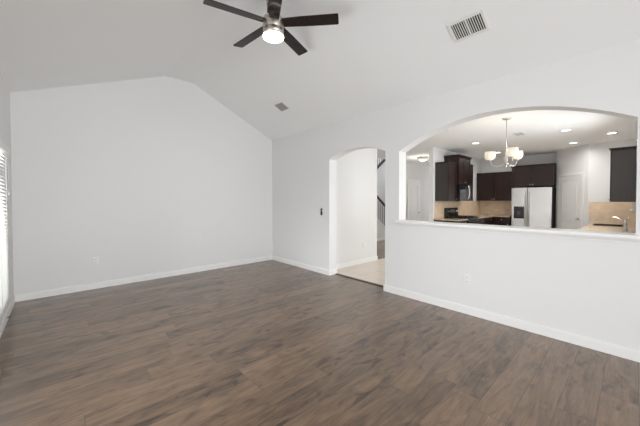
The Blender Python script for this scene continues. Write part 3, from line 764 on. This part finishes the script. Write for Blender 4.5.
# ------------------------------------------------------------------ refrigerator
rf = thing('refrigerator', 'stainless side-by-side refrigerator with dark dispenser in its left door', 'refrigerator', (6.82, -3.49, 0))
o_ = rf.location; FY0, FY1, FX = -3.966, -3.018, 6.52
M['fridge_side'] = mat('dark_grey_case', (0.05, 0.05, 0.052), 0.4, var=0.05)
B(o_).box(FX, 7.10, FY0, FY1, 0.03, 1.685, bev=0.004).done('case', M['fridge_side'], rf)
spl = -3.405
dl = B(o_).box(FX - 0.075, FX - 0.004, spl + 0.004, FY1, 0.10, 1.70, bev=0.012).done('freezer_door', M['steel'], rf)
dr = B(o_).box(FX - 0.075, FX - 0.004, FY0, spl - 0.004, 0.10, 1.70, bev=0.012).done('fridge_door', M['steel'], rf)
B(o_).box(FX - 0.03, FX, FY0 + 0.01, FY1 - 0.01, 0.02, 0.095).done('kick_grille', M['black_matt'], rf)
for par, y in ((dl, spl + 0.045), (dr, spl - 0.045)):
    B(o_).tube([(FX - 0.075, y, 0.55), (FX - 0.125, y, 0.57), (FX - 0.13, y, 0.65), (FX - 0.13, y, 1.45), (FX - 0.125, y, 1.53), (FX - 0.075, y, 1.55)], 0.013, 10).done('handle', M['steel'], par)
dp = B(o_)
dp.box(FX - 0.083, FX - 0.074, -3.335, -3.085, 1.03, 1.155, bev=0.003)
dp.box(FX - 0.083, FX - 0.074, -3.335, -3.310, 0.83, 1.03); dp.box(FX - 0.083, FX - 0.074, -3.110, -3.085, 0.83, 1.03)
dp.box(FX - 0.095, FX - 0.074, -3.335, -3.085, 0.80, 0.83, bev=0.003)
dpo = dp.done('dispenser', M['black_gloss'], dl)
dl2 = B(o_).box(FX - 0.078, FX - 0.0745, -3.31, -3.11, 0.83, 1.03).done('dispenser_recess', M['slot'], dl)
B(o_).box(FX - 0.092, FX - 0.082, -3.25, -3.17, 0.90, 1.02, bev=0.003).done('dispenser_paddle', M['display'], dl)

# ------------------------------------------------------------------ doors
def panel_door(n, loc, rz, dw, dh, knob_left=False):
    """local frame: wall face on y = 0, looking along -Y, x centred"""
    t = bpy.data.objects.new('door_%d' % n, None); C.objects.link(t); t.location = loc; t.rotation_euler = (0, 0, rz); struct(t); t.empty_display_size = 0.1
    h = dw / 2
    b = B(); c = 0.062
    b.box(-h - 0.008 - c, -h - 0.008, -0.020, 0, 0, dh + 0.008 + c, bev=0.004); b.box(h + 0.008, h + 0.008 + c, -0.020, 0, 0, dh + 0.008 + c, bev=0.004)
    b.box(-h - 0.008, h + 0.008, -0.020, 0, dh + 0.008, dh + 0.008 + c, bev=0.004)
    b.done('door_casing', M['trim'], t)
    st = 0.105; m_ = 0.030
    b = B()
    zm0, zm1 = 0.80, 0.94         # lock rail
    r_ = 0.075
    top = [(-h + st, dh - st - 0.085)] + arc(-h + st, h - st, dh - st - 0.085, r_, 14) + [(h - st, dh - st - 0.085)]
    up_hole = [(-h + st, zm1), (h - st, zm1)] + [q for q in reversed(arc(-h + st, h - st, dh - st - 0.085, r_, 14))]
    lo_hole = [(-h + st, 0.22), (h - st, 0.22), (h - st, zm0), (-h + st, zm0)]
    b.prism([[(-h, 0.008), (h, 0.008), (h, dh), (-h, dh)], up_hole, lo_hole], 1, -0.014, 0.0)
    b.box(-h, h, -0.003, 0.0, 0.008, dh)
    ar = arc(-h + st + m_, h - st - m_, dh - st - 0.085 - m_, r_ * 0.85, 14)
    b.prism([[(-h + st + m_, zm1 + m_), (h - st - m_, zm1 + m_)] + list(reversed(ar))], 1, -0.011, -0.003)
    b.prism([[(-h + st + m_, 0.22 + m_), (h - st - m_, 0.22 + m_), (h - st - m_, zm0 - m_), (-h + st + m_, zm0 - m_)]], 1, -0.011, -0.003)
    lf = b.done('door_leaf', M['door'], t)
    kx = (-1 if knob_left else 1) * (h - 0.055)
    kb = bmesh.new(); lathe(kb, [(0, 0), (0.030, 0), (0.030, 0.006), (0.012, 0.010), (0.011, 0.030), (0.026, 0.040), (0.029, 0.055), (0.022, 0.066), (0, 0.070)], n=20)
    for v in kb.verts: v.co = Vector((kx + v.co.x, -0.014 - v.co.z, 0.86 + v.co.y))
    finish('door_knob', kb, M['nickel'], lf)
    return t
Pp, Qp = Vector((6.787, -4.01, 0)), Vector((6.03, -4.73, 0))
mid = (Vector((6.69, -4.10, 0)) + Vector((6.165, -4.60, 0))) / 2
ang = math.atan2(-(Pp - Qp).y, -(Pp - Qp).x)            # local +x runs from the fridge end to the sink end
nrm = Vector((-(Qp - Pp).y, (Qp - Pp).x, 0)).normalized()
t_ = (mid - Pp).dot((Qp - Pp).normalized()); mid = Pp + (Qp - Pp).normalized() * t_
panel_door(1, mid, ang, 0.715, 1.975)
panel_door(2, (6.40, 0.15, 0), 0, 0.76, 2.03)

# ------------------------------------------------------------------ staircase behind the passage
stz = lambda x: 0.757 - 0.686 * (x - 4.096)            # top of lower stringer wall
st = thing('staircase', 'dark-railed staircase seen through the narrow archway', 'stairs', (4.3, 0.6, 0))
o_ = st.location
x_land = 3.50
b = B(o_); b.prism([[(x_land, 0), (5.12, 0), (5.12, stz(5.12)), (x_land, stz(x_land))]], 1, 0.16, 0.24)
b.done('lower_side_wall', M['wall'], st)
b = B(o_); b.prism([[(x_land, stz(x_land) - 0.03), (5.10, stz(5.10) - 0.03), (5.10, stz(5.10) + 0.02), (x_land, stz(x_land) + 0.02)]], 1, 0.145, 0.255)
b.done('lower_stringer_cap', M['trim'], st)
B(o_).box(x_land, 5.12, 0.146, 0.16, 0.0, 0.09).done('skirting', M['trim'], st)
nst = 6
for k in range(nst):
    xr = 5.10 - k * 0.262; zt = 0.178 * (k + 1)
    tr = B(o_).box(xr - 0.27, xr + 0.02, 0.24, 1.08, zt - 0.03, zt, bev=0.004).done('tread', M['stair_wood'], st)
    B(o_).box(xr - 0.012, xr, 0.24, 1.08, zt - 0.178, zt - 0.03).done('riser', M['trim'], tr)
B(o_).box(2.40, x_land + 0.04, 0.24, 2.08, 1.04, 1.10).done('landing', M['stair_wood'], st)
uz = lambda x: 2.557 + 0.716 * (x - 5.451)
b = B(o_); b.prism([[(x_land + 0.05, 0), (6.9, 0), (6.9, uz(6.9)), (x_land + 0.05, uz(x_land + 0.05))]], 1, 1.12, 1.20)
b.done('upper_side_wall', M['wall'], st)
b = B(o_); b.prism([[(x_land + 0.05, uz(x_land + 0.05) - 0.02), (6.9, uz(6.9) - 0.02), (6.9, uz(6.9) + 0.035), (x_land + 0.05, uz(x_land + 0.05) + 0.035)]], 1, 1.09, 1.21)
b.done('upper_stringer_cap', M['stair_wood'], st)

def railing(zf, xa, xb, y, h0, h1, n):
    b = B(o_); b.prism([[(xa, zf(xa) + h1 - 0.055), (xb, zf(xb) + h1 - 0.055), (xb, zf(xb) + h1), (xa, zf(xa) + h1)]], 1, y - 0.03, y + 0.03); b.done('handrail', M['stair_wood'], st)
    for k in range(n):
        x = xa + (xb - xa) * (k + 0.5) / n
        B(o_).tube([(x, y, zf(x) + h0), (x, y, zf(x) + h1 - 0.04)], 0.0095, 8).done('baluster', M['bronze'], st)
railing(stz, 3.58, 4.98, 0.20, 0.015, 0.78, 13)
B(o_).box(4.985, 5.075, 0.155, 0.245, 0.0, stz(5.03) + 0.88, bev=0.006).done('newel_post', M['stair_wood'], st)
railing(uz, 3.70, 6.7, 1.15, 0.03, 0.80, 26)
